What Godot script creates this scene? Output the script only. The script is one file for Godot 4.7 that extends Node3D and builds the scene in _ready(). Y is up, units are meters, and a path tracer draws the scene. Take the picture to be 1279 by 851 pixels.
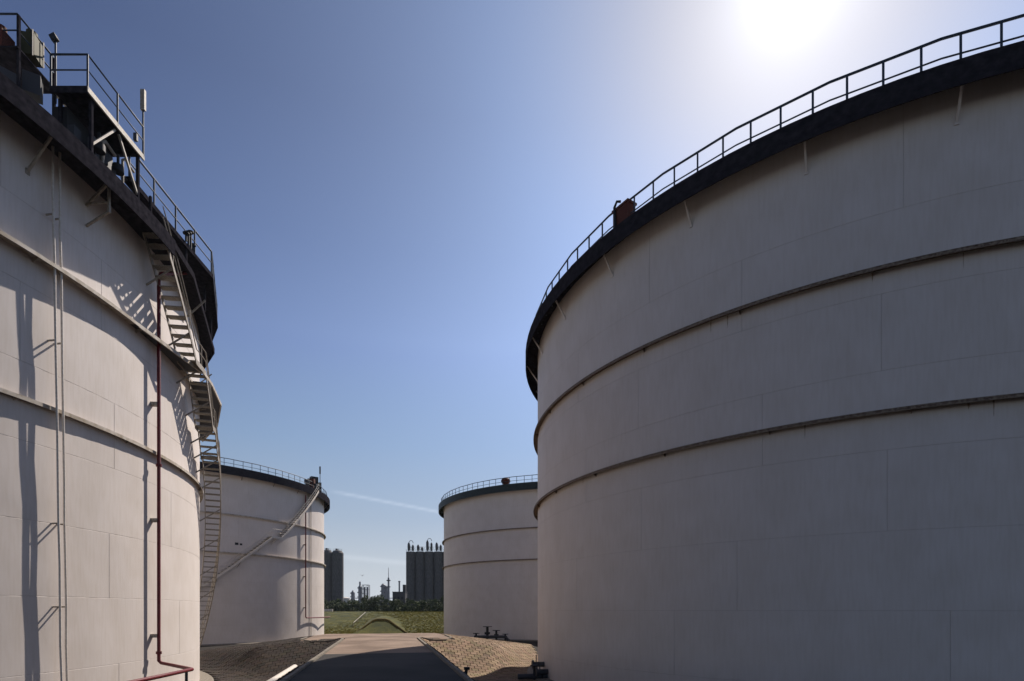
extends Node3D
# A tank farm: four white storage tanks, a raised road between them, grass dike, silos and a refinery behind.
# Places are given as (x, height above eye level, depth ahead); w() turns them into world points (ground = y 0).

const EYE := 4.3
const BASE := -4.3
var rng := RandomNumberGenerator.new()
var M := {}
var sun_dir := Vector3(0.3146, 0.7148, -0.6239).normalized()

# ------------------------------------------------------------------ mesh helpers
class MB:
	var v := PackedVector3Array()
	var n := PackedVector3Array()
	var c := PackedColorArray()
	var uv := PackedVector2Array()
	var col := Color(1, 1, 1)
	func tri(a: Vector3, b: Vector3, d: Vector3, na: Vector3, nb: Vector3, nd: Vector3) -> void:
		var g := (b - a).cross(d - a)
		if g.length_squared() < 1e-16:
			return
		if g.dot(na + nb + nd) > 0.0:
			v.append(a); v.append(d); v.append(b)
			n.append(na); n.append(nd); n.append(nb)
		else:
			v.append(a); v.append(b); v.append(d)
			n.append(na); n.append(nb); n.append(nd)
		for i in 3:
			c.append(col)
	func quad(a: Vector3, b: Vector3, d: Vector3, e: Vector3, nn: Vector3) -> void:
		tri(a, b, d, nn, nn, nn)
		tri(a, d, e, nn, nn, nn)
	func quad4(a: Vector3, b: Vector3, d: Vector3, e: Vector3, na: Vector3, nb: Vector3, nd: Vector3, ne: Vector3) -> void:
		tri(a, b, d, na, nb, nd)
		tri(a, d, e, na, nd, ne)
	func box(at: Vector3, size: Vector3, basis := Basis.IDENTITY) -> void:
		var h := size * 0.5
		for ax in 3:
			for s in [-1.0, 1.0]:
				var nn := Vector3.ZERO
				nn[ax] = s
				var p := Vector3.ZERO
				p[ax] = h[ax] * s
				var u := Vector3.ZERO
				u[(ax + 1) % 3] = h[(ax + 1) % 3]
				var t := Vector3.ZERO
				t[(ax + 2) % 3] = h[(ax + 2) % 3]
				quad(at + basis * (p - u - t), at + basis * (p + u - t), at + basis * (p + u + t), at + basis * (p - u + t), basis * nn)
	func bar(a: Vector3, b: Vector3, wide: float, deep: float, up := Vector3.UP) -> void:
		var z := (b - a).normalized()
		var x := up.cross(z)
		if x.length() < 1e-4:
			x = Vector3.RIGHT.cross(z)
		x = x.normalized()
		var y := z.cross(x)
		box((a + b) * 0.5, Vector3(wide, deep, a.distance_to(b)), Basis(x, y, z))
	func tube(pts: Array, r: float, sides := 8) -> void:
		var rings := []
		var last_x := Vector3.ZERO
		for i in pts.size():
			var p: Vector3 = pts[i]
			var z := Vector3.ZERO
			if i > 0: z += (p - pts[i - 1]).normalized()
			if i < pts.size() - 1: z += (pts[i + 1] - p).normalized()
			z = z.normalized()
			var x := last_x - z * last_x.dot(z)
			if x.length() < 1e-3:
				x = (Vector3.UP if absf(z.y) < 0.9 else Vector3.RIGHT).cross(z)
			x = x.normalized()
			last_x = x
			var y := z.cross(x)
			var ring := []
			for k in sides:
				var a := TAU * k / sides
				ring.append(x * cos(a) + y * sin(a))
			rings.append(ring)
		for i in pts.size() - 1:
			for k in sides:
				var k2 := (k + 1) % sides
				quad4(pts[i] + rings[i][k] * r, pts[i] + rings[i][k2] * r, pts[i + 1] + rings[i + 1][k2] * r, pts[i + 1] + rings[i + 1][k] * r, rings[i][k], rings[i][k2], rings[i + 1][k2], rings[i + 1][k])
		for e in [[0, -1.0], [pts.size() - 1, 1.0]]:
			var i: int = e[0]
			var j: int = 1 if i == 0 else i - 1
			var nn: Vector3 = (pts[i] - pts[j]).normalized()
			for k in sides:
				tri(pts[i], pts[i] + rings[i][k] * r, pts[i] + rings[i][(k + 1) % sides] * r, nn, nn, nn)
	# revolve a profile of (radius, height) round the y axis from a0 to a1 degrees; rise lifts the end (a helix)
	func sweep(prof: Array, a0: float, a1: float, seg: int, closed := true, rise := 0.0) -> void:
		var np := prof.size()
		var edges := np if closed else np - 1
		var area := 0.0
		for i in np:
			var p: Vector2 = prof[i]
			var q: Vector2 = prof[(i + 1) % np]
			area += p.x * q.y - q.x * p.y
		var flip := -1.0 if closed and area < 0.0 else 1.0
		for s in seg:
			var t0 := deg_to_rad(lerpf(a0, a1, float(s) / seg))
			var t1 := deg_to_rad(lerpf(a0, a1, float(s + 1) / seg))
			var y0 := rise * s / seg
			var y1 := rise * (s + 1) / seg
			for i in edges:
				var p: Vector2 = prof[i]
				var q: Vector2 = prof[(i + 1) % np]
				var d := (q - p).normalized() * flip
				var nr := d.y
				var ny := -d.x
				var n0 := Vector3(cos(t0) * nr, ny, -sin(t0) * nr)
				var n1 := Vector3(cos(t1) * nr, ny, -sin(t1) * nr)
				quad4(Vector3(p.x * cos(t0), p.y + y0, -p.x * sin(t0)), Vector3(p.x * cos(t1), p.y + y1, -p.x * sin(t1)), Vector3(q.x * cos(t1), q.y + y1, -q.x * sin(t1)), Vector3(q.x * cos(t0), q.y + y0, -q.x * sin(t0)), n0, n1, n1, n0)
		if closed and absf(a1 - a0) < 359.9:
			for e in [[a0, 0.0, 1.0], [a1, rise, -1.0]]:
				var t := deg_to_rad(e[0])
				var nn := Vector3(sin(t), 0, cos(t)) * float(e[2])
				var ids := Geometry2D.triangulate_polygon(PackedVector2Array(prof))
				for k in range(0, ids.size(), 3):
					var pts := []
					for j in 3:
						var p: Vector2 = prof[ids[k + j]]
						pts.append(Vector3(p.x * cos(t), p.y + e[1], -p.x * sin(t)))
					tri(pts[0], pts[1], pts[2], nn, nn, nn)
	func mesh(with_color := false) -> ArrayMesh:
		var a := []
		a.resize(Mesh.ARRAY_MAX)
		a[Mesh.ARRAY_VERTEX] = v
		a[Mesh.ARRAY_NORMAL] = n
		if with_color:
			a[Mesh.ARRAY_COLOR] = c
		var m := ArrayMesh.new()
		m.add_surface_from_arrays(Mesh.PRIMITIVE_TRIANGLES, a)
		return m

func w(x: float, h: float, z: float) -> Vector3:
	return Vector3(x, h + EYE, -z)

func part(called: String, m: Mesh, mat: Material, parent: Node = self) -> MeshInstance3D:
	var o := MeshInstance3D.new()
	o.name = called
	o.mesh = m
	o.material_override = mat
	parent.add_child(o, true)
	return o

func build(called: String, mb: MB, mat: Material, parent: Node = self) -> MeshInstance3D:
	return part(called, mb.mesh(mat.get_meta("tinted", false)), mat, parent)

var used := {}
func numbered(called: String) -> String:
	var k: int = used.get(called, 0)
	used[called] = k + 1
	return called if k == 0 else "%s_%03d" % [called, k]

func thing(called: String, label: String, category: String, at := Vector3.ZERO, group := "") -> Node3D:
	var o := Node3D.new()
	o.name = numbered(called)
	add_child(o)
	o.position = at
	tag(o, label, category, group)
	return o

func tag(o: Node, label: String, category: String, group := "") -> void:
	o.set_meta("label", label)
	o.set_meta("category", category)
	if group != "":
		o.set_meta("group", group)

func struct(o: Node) -> Node:
	o.set_meta("kind", "structure")
	return o

func group_node(called: String, parent: Node) -> Node3D:
	var o := Node3D.new()
	o.name = called
	parent.add_child(o, true)
	return o

func pol(r: float, deg: float, y: float) -> Vector3:
	var t := deg_to_rad(deg)
	return Vector3(r * cos(t), y, -r * sin(t))

# ------------------------------------------------------------------ materials
func lin(r: float, g: float, b: float) -> Color:
	return Color(r, g, b).linear_to_srgb()

func noise_tex(freq: float, a: Color, b: Color, seed_: int, octaves := 5, size := 512, lo := 0.0, hi := 1.0) -> NoiseTexture2D:
	var f := FastNoiseLite.new()
	f.seed = seed_
	f.noise_type = FastNoiseLite.TYPE_SIMPLEX_SMOOTH
	f.frequency = freq
	f.fractal_octaves = octaves
	var g := Gradient.new()
	g.set_color(0, a); g.set_offset(0, lo)
	g.set_color(1, b); g.set_offset(1, hi)
	var t := NoiseTexture2D.new()
	t.noise = f
	t.width = size
	t.height = size
	t.seamless = true
	t.color_ramp = g
	return t

func mat(c: Color, rough := 0.6, metallic := 0.0) -> StandardMaterial3D:
	var m := StandardMaterial3D.new()
	m.albedo_color = c
	m.roughness = rough
	m.metallic = metallic
	m.metallic_specular = 0.4
	return m

func grain(m: StandardMaterial3D, t: Texture2D, scale: Vector3) -> StandardMaterial3D:
	m.albedo_texture = t
	m.uv1_triplanar = true
	m.uv1_world_triplanar = true
	m.uv1_scale = scale
	return m

func bump(m: StandardMaterial3D, t: Texture2D, cm: float) -> StandardMaterial3D:
	m.heightmap_enabled = true
	m.heightmap_texture = t
	m.heightmap_scale = cm
	return m

func second(m: StandardMaterial3D, t: Texture2D, scale: Vector3) -> StandardMaterial3D:
	m.detail_enabled = true
	m.detail_albedo = t
	m.detail_blend_mode = BaseMaterial3D.BLEND_MODE_MUL
	m.detail_uv_layer = BaseMaterial3D.DETAIL_UV_2
	m.uv2_triplanar = true
	m.uv2_world_triplanar = true
	m.uv2_scale = scale
	return m

func tinted(rough := 0.9) -> StandardMaterial3D:
	var m := mat(Color.WHITE, rough)
	m.vertex_color_use_as_albedo = true
	m.set_meta("tinted", true)
	return m

func make_materials() -> void:
	var cloud_t := noise_tex(0.012, Color(0.972, 0.968, 0.96), Color(1, 1, 1), 3, 5, 512, 0.25, 0.7)
	var streak_t := noise_tex(0.03, Color(0.975, 0.97, 0.96), Color(1, 1, 1), 9, 4, 512, 0.15, 0.6)
	var dent_t := noise_tex(0.01, Color.BLACK, Color.WHITE, 21, 2, 256)
	M.paint = []
	for k in 3:
		var f: float = [1.0, 0.995, 0.988][k]
		var p := mat(lin(0.655 * f, 0.598 * f, 0.562 * f), 0.6)
		grain(p, cloud_t, Vector3(0.09, 0.06, 0.09))
		second(p, streak_t, Vector3(0.5, 0.045, 0.5))
		bump(p, dent_t, 2.5)
		M.paint.append(p)
	M.backing = mat(lin(0.45, 0.40, 0.36), 0.8)
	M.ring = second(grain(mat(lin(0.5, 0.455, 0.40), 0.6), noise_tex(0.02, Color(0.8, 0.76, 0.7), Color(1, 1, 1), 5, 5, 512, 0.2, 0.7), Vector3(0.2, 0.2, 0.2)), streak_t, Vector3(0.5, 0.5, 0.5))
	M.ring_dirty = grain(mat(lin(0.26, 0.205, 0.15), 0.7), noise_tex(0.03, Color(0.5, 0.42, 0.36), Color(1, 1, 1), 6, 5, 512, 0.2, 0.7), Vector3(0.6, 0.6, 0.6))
	M.navy = grain(mat(lin(0.045, 0.042, 0.05), 0.8), noise_tex(0.03, Color(0.6, 0.6, 0.62), Color(1, 1, 1), 7, 4, 256), Vector3(0.4, 0.4, 0.4))
	M.navy.metallic_specular = 0.0
	M.navy.roughness = 0.8
	M.green_rim = grain(mat(lin(0.028, 0.043, 0.043), 0.55), noise_tex(0.03, Color(0.6, 0.6, 0.62), Color(1, 1, 1), 8, 4, 256), Vector3(0.4, 0.4, 0.4))
	M.roof = mat(lin(0.3, 0.3, 0.3), 0.8)
	M.rail = mat(lin(0.03, 0.045, 0.07), 0.5)
	M.steel = grain(mat(lin(0.42, 0.39, 0.35), 0.6), noise_tex(0.04, Color(0.7, 0.66, 0.6), Color(1, 1, 1), 11, 4, 256), Vector3(0.7, 0.7, 0.7))
	M.tread = grain(mat(lin(0.42, 0.40, 0.37), 0.55), noise_tex(0.05, Color(0.6, 0.56, 0.5), Color(1, 1, 1), 12, 4, 256), Vector3(1, 1, 1))
	M.red = grain(mat(lin(0.19, 0.02, 0.024), 0.45), noise_tex(0.05, Color(0.65, 0.6, 0.6), Color(1, 1, 1), 13, 4, 256), Vector3(0.8, 0.3, 0.8))
	M.rust = grain(mat(lin(0.16, 0.045, 0.025), 0.8), noise_tex(0.05, Color(0.5, 0.45, 0.45), Color(1, 1, 1), 14, 4, 256), Vector3(1.2, 1.2, 1.2))
	M.olive = mat(lin(0.05, 0.048, 0.018), 0.7)
	M.black = mat(lin(0.02, 0.02, 0.022), 0.6)
	M.dark = mat(lin(0.05, 0.05, 0.055), 0.6)
	M.white = grain(mat(lin(0.72, 0.68, 0.63), 0.5), noise_tex(0.04, Color(0.85, 0.82, 0.78), Color(1, 1, 1), 15, 4, 256), Vector3(0.8, 0.8, 0.8))
	M.concrete = grain(mat(lin(0.30, 0.275, 0.24), 0.9), noise_tex(0.03, Color(0.6, 0.57, 0.52), Color(1, 1, 1), 16, 6, 512), Vector3(0.5, 0.5, 0.5))
	M.soil = second(grain(mat(lin(0.038, 0.027, 0.02), 0.95), noise_tex(0.03, Color(0.45, 0.43, 0.4), Color(1, 1, 1), 17, 6, 512, 0.2, 0.75), Vector3(0.35, 0.35, 0.35)), noise_tex(0.02, Color(0.6, 0.58, 0.55), Color(1, 1, 1), 27, 4, 256), Vector3(0.05, 0.05, 0.05))
	M.road = second(grain(mat(lin(0.33, 0.24, 0.18), 0.9), noise_tex(0.2, Color(0.72, 0.72, 0.72), Color(1, 1, 1), 18, 3, 512, 0.2, 0.8), Vector3(0.29, 0.29, 0.29)), noise_tex(0.02, Color(0.78, 0.76, 0.74), Color(1, 1, 1), 19, 5, 512, 0.25, 0.7), Vector3(0.023, 0.023, 0.023))
	M.road_shade = second(grain(mat(lin(0.062, 0.055, 0.05), 0.9), noise_tex(0.2, Color(0.68, 0.68, 0.68), Color(1, 1, 1), 28, 3, 512, 0.2, 0.8), Vector3(0.31, 0.31, 0.31)), noise_tex(0.015, Color(0.7, 0.7, 0.7), Color(1, 1, 1), 29, 5, 512, 0.25, 0.7), Vector3(0.027, 0.027, 0.027))  # road colour darkened to deepen the tank shadow on the near stretch
	M.stain = grain(mat(lin(0.5, 0.42, 0.35), 0.8), noise_tex(0.06, Color(0.7, 0.66, 0.6), Color(1, 1, 1), 31, 4, 256), Vector3(0.8, 0.3, 0.8))
	M.slab = tinted(0.9)
	M.grass = second(grain(mat(lin(0.125, 0.128, 0.026), 1.0), noise_tex(0.06, Color(0.55, 0.6, 0.5), Color(1, 1, 1), 20, 5, 512, 0.2, 0.8), Vector3(0.12, 0.12, 0.12)), noise_tex(0.015, Color(0.62, 0.66, 0.6), Color(1, 0.95, 0.85), 22, 5, 512, 0.25, 0.7), Vector3(0.03, 0.1, 0.03))
	M.blade = tinted(0.9)
	M.blade.backlight_enabled = true
	M.blade.backlight = lin(0.06, 0.065, 0.012)
	M.worn = grain(mat(lin(0.22, 0.18, 0.07), 1.0), noise_tex(0.05, Color(0.5, 0.5, 0.45), Color(1, 1, 1), 23, 5, 256), Vector3(0.2, 0.2, 0.2))
	M.bark = mat(lin(0.04, 0.032, 0.025), 0.95)
	M.leaf = tinted(0.8)
	M.leaf.backlight_enabled = true
	M.leaf.backlight = lin(0.012, 0.02, 0.004)
	M.silo = grain(mat(lin(0.16, 0.15, 0.15), 0.8), noise_tex(0.03, Color(0.65, 0.65, 0.65), Color(1, 1, 1), 24, 5, 512), Vector3(0.15, 0.03, 0.15))
	M.plant = mat(lin(0.2, 0.2, 0.22), 0.6)
	M.plant_dark = mat(lin(0.06, 0.06, 0.068), 0.7)

# ------------------------------------------------------------------ terrain
const RA := Vector2(-6.6, 28.0)
const RV := Vector2(-0.2228, 0.9749)
const RU := Vector2(0.9749, 0.2228)
const HALF := 2.45
const TOP := -2.05
var tanks_at := [[Vector2(-38.82, 22.4), 23.0], [Vector2(22.87, 38.08), 21.1], [Vector2(-50.2, 83.3), 21.1], [Vector2(9.4, 97.4), 21.1]]

func st(x: float, z: float) -> Vector2:
	var d := Vector2(x, z) - RA
	return Vector2(d.dot(RV), d.dot(RU))

func xz(s: float, t: float) -> Vector2:
	return RA + RV * s + RU * t

func smax(a: float, b: float, k: float) -> float:
	var h := maxf(k - absf(a - b), 0.0) / k
	return maxf(a, b) + h * h * k * 0.25

func gh(x: float, z: float) -> float:
	var q := st(x, z)
	var s := q.x
	var t := q.y
	var ridge := TOP - maxf(absf(t) - HALF - 0.35, 0.0) / (1.0 if t > 0.0 else 1.3) - maxf(s - 20.5, 0.0) / 2.0
	var crest := TOP - 0.13 * maxf(absf(t) - 4.5, 0.0)
	var berm := crest - maxf(maxf(12.3 - s, s - 20.5), 0.0) / 2.2
	var h := smax(ridge, berm, 0.45)
	h = minf(h, TOP) if maxf(ridge, berm) >= TOP - 0.001 else h
	var near := 1.0
	for k in tanks_at:
		near = minf(near, smoothstep(k[1] + 0.9, k[1] + 3.8, Vector2(x, z).distance_to(k[0])))
	h = smax(h, BASE, 0.3)
	h = BASE + (h - BASE) * near
	return minf(h, TOP)

func dike(z: float) -> float:
	return BASE + 3.7 * smoothstep(106.0, 150.0, z) if z < 154.0 else BASE + 3.7 * (1.0 - smoothstep(156.0, 168.0, z))

func sheet(called: String, xs: PackedFloat32Array, zs: PackedFloat32Array, height: Callable, m: Material, parent: Node = self) -> MeshInstance3D:
	var mb := MB.new()
	var nx := xs.size()
	var nz := zs.size()
	var pts := PackedVector3Array()
	var nrm := PackedVector3Array()
	for j in nz:
		for i in nx:
			var x := xs[i]
			var z := zs[j]
			var h: float = height.call(x, z)
			var e := 0.12
			var hx: float = height.call(x + e, z)
			var hz: float = height.call(x, z + e)
			pts.append(w(x, h, z))
			nrm.append(Vector3(-(hx - h) / e, 1.0, (hz - h) / e).normalized())
	for j in nz - 1:
		for i in nx - 1:
			var a := j * nx + i
			mb.quad4(pts[a], pts[a + 1], pts[a + nx + 1], pts[a + nx], nrm[a], nrm[a + 1], nrm[a + nx + 1], nrm[a + nx])
	return build(called, mb, m, parent)

func steps(list: Array) -> PackedFloat32Array:
	# list of [from, to, step]
	var out := PackedFloat32Array()
	for k in list:
		var a: float = k[0]
		while a < float(k[1]) - 0.001:
			out.append(a)
			a += float(k[2])
	out.append(list[-1][1])
	return out

func slab_field(called: String, s0: float, s1: float, t0: float, t1: float, ds: float, dt: float, base: Array, parent: Node, skip: Callable) -> void:
	var mb := MB.new()
	var s := s0
	var row := 0
	while s < s1:
		var t := t0 - (dt * 0.5 if row % 2 else 0.0)
		while t < t1:
			var mid := xz(s + ds * 0.5, t + dt * 0.5)
			if not skip.call(s + ds * 0.5, t + dt * 0.5, mid):
				var lift := 0.04 + rng.randf() * 0.02
				var tone := rng.randf_range(0.82, 1.15)
				if rng.randf() < 0.08:
					tone *= 0.7
				var b: Array = base[rng.randi() % base.size()]
				mb.col = Color(b[0] * tone, b[1] * tone * rng.randf_range(0.95, 1.05), b[2] * tone)
				var top := []
				var low := []
				var gap := 0.01
				var wide_gap := 0.022
				for k in [[gap, wide_gap], [gap, dt - wide_gap], [ds - gap, dt - wide_gap], [ds - gap, wide_gap]]:
					var p := xz(s + k[0], t + k[1])
					var g := gh(p.x, p.y)
					top.append(w(p.x, g + lift + rng.randf() * 0.006, p.y))
					low.append(w(p.x, g - 0.02, p.y))
				var nn: Vector3 = (top[1] - top[0]).cross(top[3] - top[0]).normalized()
				if nn.y < 0.0:
					nn = -nn
				mb.quad(top[0], top[1], top[2], top[3], nn)
				var cc: Vector3 = (top[0] + top[2]) * 0.5
				for k in 4:
					var k2 := (k + 1) % 4
					var side: Vector3 = ((top[k] + top[k2]) * 0.5 - cc).normalized()
					mb.quad(top[k], top[k2], low[k2], low[k], side)
			t += dt
		s += ds
		row += 1
	var o := build(called, mb, M.slab, parent)
	o.set_meta("kind", "stuff")

# ------------------------------------------------------------------ tank pieces
func plates(tank: Node3D, r: float, seams: Array, count: int, seed_: int) -> void:
	var rr := RandomNumberGenerator.new()
	rr.seed = seed_
	var arc := 360.0 / count
	for c in seams.size() - 1:
		var y0: float = seams[c]
		var y1: float = seams[c + 1]
		var b := 0.008
		var mb := MB.new()
		var da := rad_to_deg(0.004 / r)
		var db := rad_to_deg(0.009 / r)
		mb.sweep([Vector2(r - 0.006, y0 + 0.004), Vector2(r, y0 + 0.004 + b), Vector2(r, y1 - 0.004 - b), Vector2(r - 0.006, y1 - 0.004)], da + db, arc - da - db, 12, false)
		for e in [[da, da + db, 1.0], [arc - da, arc - da - db, -1.0]]:
			var n1 := pol(1.0, e[1], 0.0)
			var t := deg_to_rad(e[1])
			var n0 := (n1 + Vector3(sin(t), 0, cos(t)) * float(e[2])).normalized()
			mb.quad(pol(r - 0.006, e[0], y0 + 0.01), pol(r, e[1], y0 + 0.014), pol(r, e[1], y1 - 0.014), pol(r - 0.006, e[0], y1 - 0.01), n0)
		var m := mb.mesh()
		var off := (c % 2) * arc * 0.5 + rr.randf_range(-3.0, 3.0)
		for k in count:
			var o := part("steel_plate", m, M.paint[rr.randi() % 3], tank)
			o.rotation.y = deg_to_rad(off + arc * k)

func railing(tank: Node3D, r: float, y: float, a0: float, a1: float, step: float, bend: float, tall: float, single := false) -> void:
	var rail := group_node("railing", tank)
	var post := MB.new()
	post.tube([Vector3(r, y - 0.1, 0), Vector3(r, y + tall, 0)], 0.04, 6)
	var pm := post.mesh()
	var joined := MB.new()
	var count := int(round((a1 - a0) / step))
	var closed := absf(a1 - a0) > 359.0
	for k in (count if closed else count + 1):
		if single:
			joined.tube([pol(r, a0 + k * step, y - 0.1), pol(r, a0 + k * step, y + tall)], 0.035, 4)
		else:
			var o := part("post", pm, M.rail, rail)
			o.rotation.y = deg_to_rad(a0 + k * step)
	var every := 3.0 * step
	for lvl in [[tall, 0.045, "top_rail"], [tall * 0.5, 0.028, "mid_rail"]]:
		var mb: MB = joined if single else MB.new()
		var pts := [pol(r, a0, y + lvl[0])] if not closed else []
		var a := bend
		while a > a0 + 0.1: a -= every
		while a < a0 + 0.1: a += every
		var first := a
		while a < (first + 360.0 + 0.1 if closed else a1 - 0.1):
			pts.append(pol(r / cos(deg_to_rad(every * 0.5)) * 0.9995, a, y + lvl[0]))
			a += every
		if not closed:
			pts.append(pol(r, a1, y + lvl[0]))
		mb.tube(pts, lvl[1], 6)
		if not single:
			build(lvl[2], mb, M.rail, rail)
	if single:
		build("posts_and_rails", joined, M.rail, rail)

func rail_along(tank: Node3D, corners: Array, tall: float, spacing: float) -> void:
	var rail := group_node("railing", tank)
	for lvl in [[tall, 0.045, "top_rail"], [tall * 0.5, 0.028, "mid_rail"]]:
		var pts := []
		for p in corners:
			pts.append(p + Vector3(0, lvl[0], 0))
		var mb := MB.new()
		mb.tube(pts, lvl[1], 6)
		build(lvl[2], mb, M.rail, rail)
	var post := MB.new()
	post.tube([Vector3(0, -0.05, 0), Vector3(0, tall, 0)], 0.04, 6)
	var pm := post.mesh()
	for k in corners.size() - 1:
		var n := maxi(1, int(round(corners[k].distance_to(corners[k + 1]) / spacing)))
		for i in n:
			part("post", pm, M.rail, rail).position = corners[k].lerp(corners[k + 1], float(i) / n)

# a prism over a polygon of [degrees, radius] outer corners with straight edges, down to the shell
func flat_plate(called: String, tank: Node3D, r: float, outer: Array, y: float, thick: float, edge: float, m: Material, edge_m: Material) -> void:
	var mb := MB.new()
	var eb := MB.new()
	for k in outer.size() - 1:
		var a0: float = outer[k][0]
		var a1: float = outer[k + 1][0]
		var p0 := pol(outer[k][1], a0, 0)
		var p1 := pol(outer[k + 1][1], a1, 0)
		var n := maxi(1, int((a1 - a0) / 2.0))
		for i in n:
			var q0 := p0.lerp(p1, float(i) / n)
			var q1 := p0.lerp(p1, float(i + 1) / n)
			var s0 := Vector3(q0.x, 0, q0.z).normalized() * (r + 0.003)
			var s1 := Vector3(q1.x, 0, q1.z).normalized() * (r + 0.003)
			mb.quad(s0 + Vector3(0, y, 0), q0 + Vector3(0, y, 0), q1 + Vector3(0, y, 0), s1 + Vector3(0, y, 0), Vector3.DOWN)
			mb.quad(s0 + Vector3(0, y + thick, 0), q0 + Vector3(0, y + thick, 0), q1 + Vector3(0, y + thick, 0), s1 + Vector3(0, y + thick, 0), Vector3.UP)
		var d := (p1 - p0).normalized()
		var side := Vector3(-d.z, 0, d.x)
		if side.dot(p0) < 0.0:
			side = -side
		var c := (p0 + p1) * 0.5 - side * 0.03
		eb.box(c + Vector3(0, y + thick - edge * 0.5 + 0.004, 0), Vector3(p0.distance_to(p1) + 0.02, edge, 0.06), Basis(d, Vector3.UP, d.cross(Vector3.UP)))
	build("platform_edge", eb, edge_m, build(called, mb, m, tank))

func walkway(tank: Node3D, called: String, r: float, wide: float, y: float, a0: float, a1: float, seg: int, m: Material, up := 0.32) -> void:
	var mb := MB.new()
	var o := r + wide
	mb.sweep([Vector2(r + 0.003, y - 0.06), Vector2(o - 0.04, y - 0.06), Vector2(o - 0.04, y - up), Vector2(o, y - up), Vector2(o, y + 0.06), Vector2(o - 0.04, y + 0.06), Vector2(o - 0.04, y), Vector2(r + 0.003, y)], a0, a1, seg)
	build(called, mb, m, tank)

func ring(tank: Node3D, r: float, wide: float, y: float, a0: float, a1: float, seg: int, m: Material, drop := 0.11) -> void:
	var mb := MB.new()
	var o := r + wide
	mb.sweep([Vector2(r + 0.002, y), Vector2(o - 0.02, y), Vector2(o - 0.02, y - drop), Vector2(o, y - drop), Vector2(o, y + 0.022), Vector2(r + 0.002, y + 0.022)], a0, a1, seg)
	build("stiffener_ring", mb, m, tank)

func gussets(tank: Node3D, r: float, wide: float, y: float, step: float, off: float, m: Material) -> void:
	var mb := MB.new()
	var a := Vector3(r, y - 0.004, 0)
	var b := Vector3(r + wide - 0.03, y - 0.004, 0)
	var c := Vector3(r, y - 0.17, 0)
	for s in [-0.008, 0.008]:
		var d := Vector3(0, 0, s)
		mb.tri(a + d, b + d, c + d, Vector3(0, 0, signf(s)), Vector3(0, 0, signf(s)), Vector3(0, 0, signf(s)))
	var nn := Vector3(0.17, -wide, 0).normalized()
	mb.quad(b + Vector3(0, 0, 0.008), b - Vector3(0, 0, 0.008), c - Vector3(0, 0, 0.008), c + Vector3(0, 0, 0.008), nn)
	var m1 := mb.mesh()
	var k := 0
	while k * step < 359.5:
		var o := part("gusset", m1, m, tank)
		o.rotation.y = deg_to_rad(off + k * step)
		k += 1

func rust_runs(tank: Node3D, r: float, y: float, list: Array) -> void:
	for k in list:
		var mb := MB.new()
		var a: float = k[0]
		var wide := rad_to_deg(float(k[2]) / r)
		var pts := []
		for i in 6:
			var f := i / 5.0
			var half := wide * 0.5 * (1.0 - f * f * 0.85) * (0.8 + 0.3 * sin(i * 2.7 + a))
			pts.append([pol(r + 0.003, a - half, y - k[1] * f), pol(r + 0.003, a + half, y - k[1] * f)])
		var nn := pol(1, a, 0)
		for i in 5:
			mb.quad(pts[i][0], pts[i][1], pts[i + 1][1], pts[i + 1][0], nn)
		build("rust_run", mb, M.stain, tank)

func struts(tank: Node3D, r: float, wide: float, y: float, step: float, off: float, m: Material) -> void:
	var mb := MB.new()
	mb.bar(Vector3(r, y - 1.15, 0), Vector3(r + wide - 0.08, y - 0.01, 0), 0.07, 0.07)
	mb.box(Vector3(r + 0.015, y - 1.15, 0), Vector3(0.03, 0.18, 0.14))
	var m1 := mb.mesh()
	var k := 0
	while k * step < 359.5:
		var o := part("strut", m1, m, tank)
		o.rotation.y = deg_to_rad(off + k * step)
		k += 1

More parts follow.
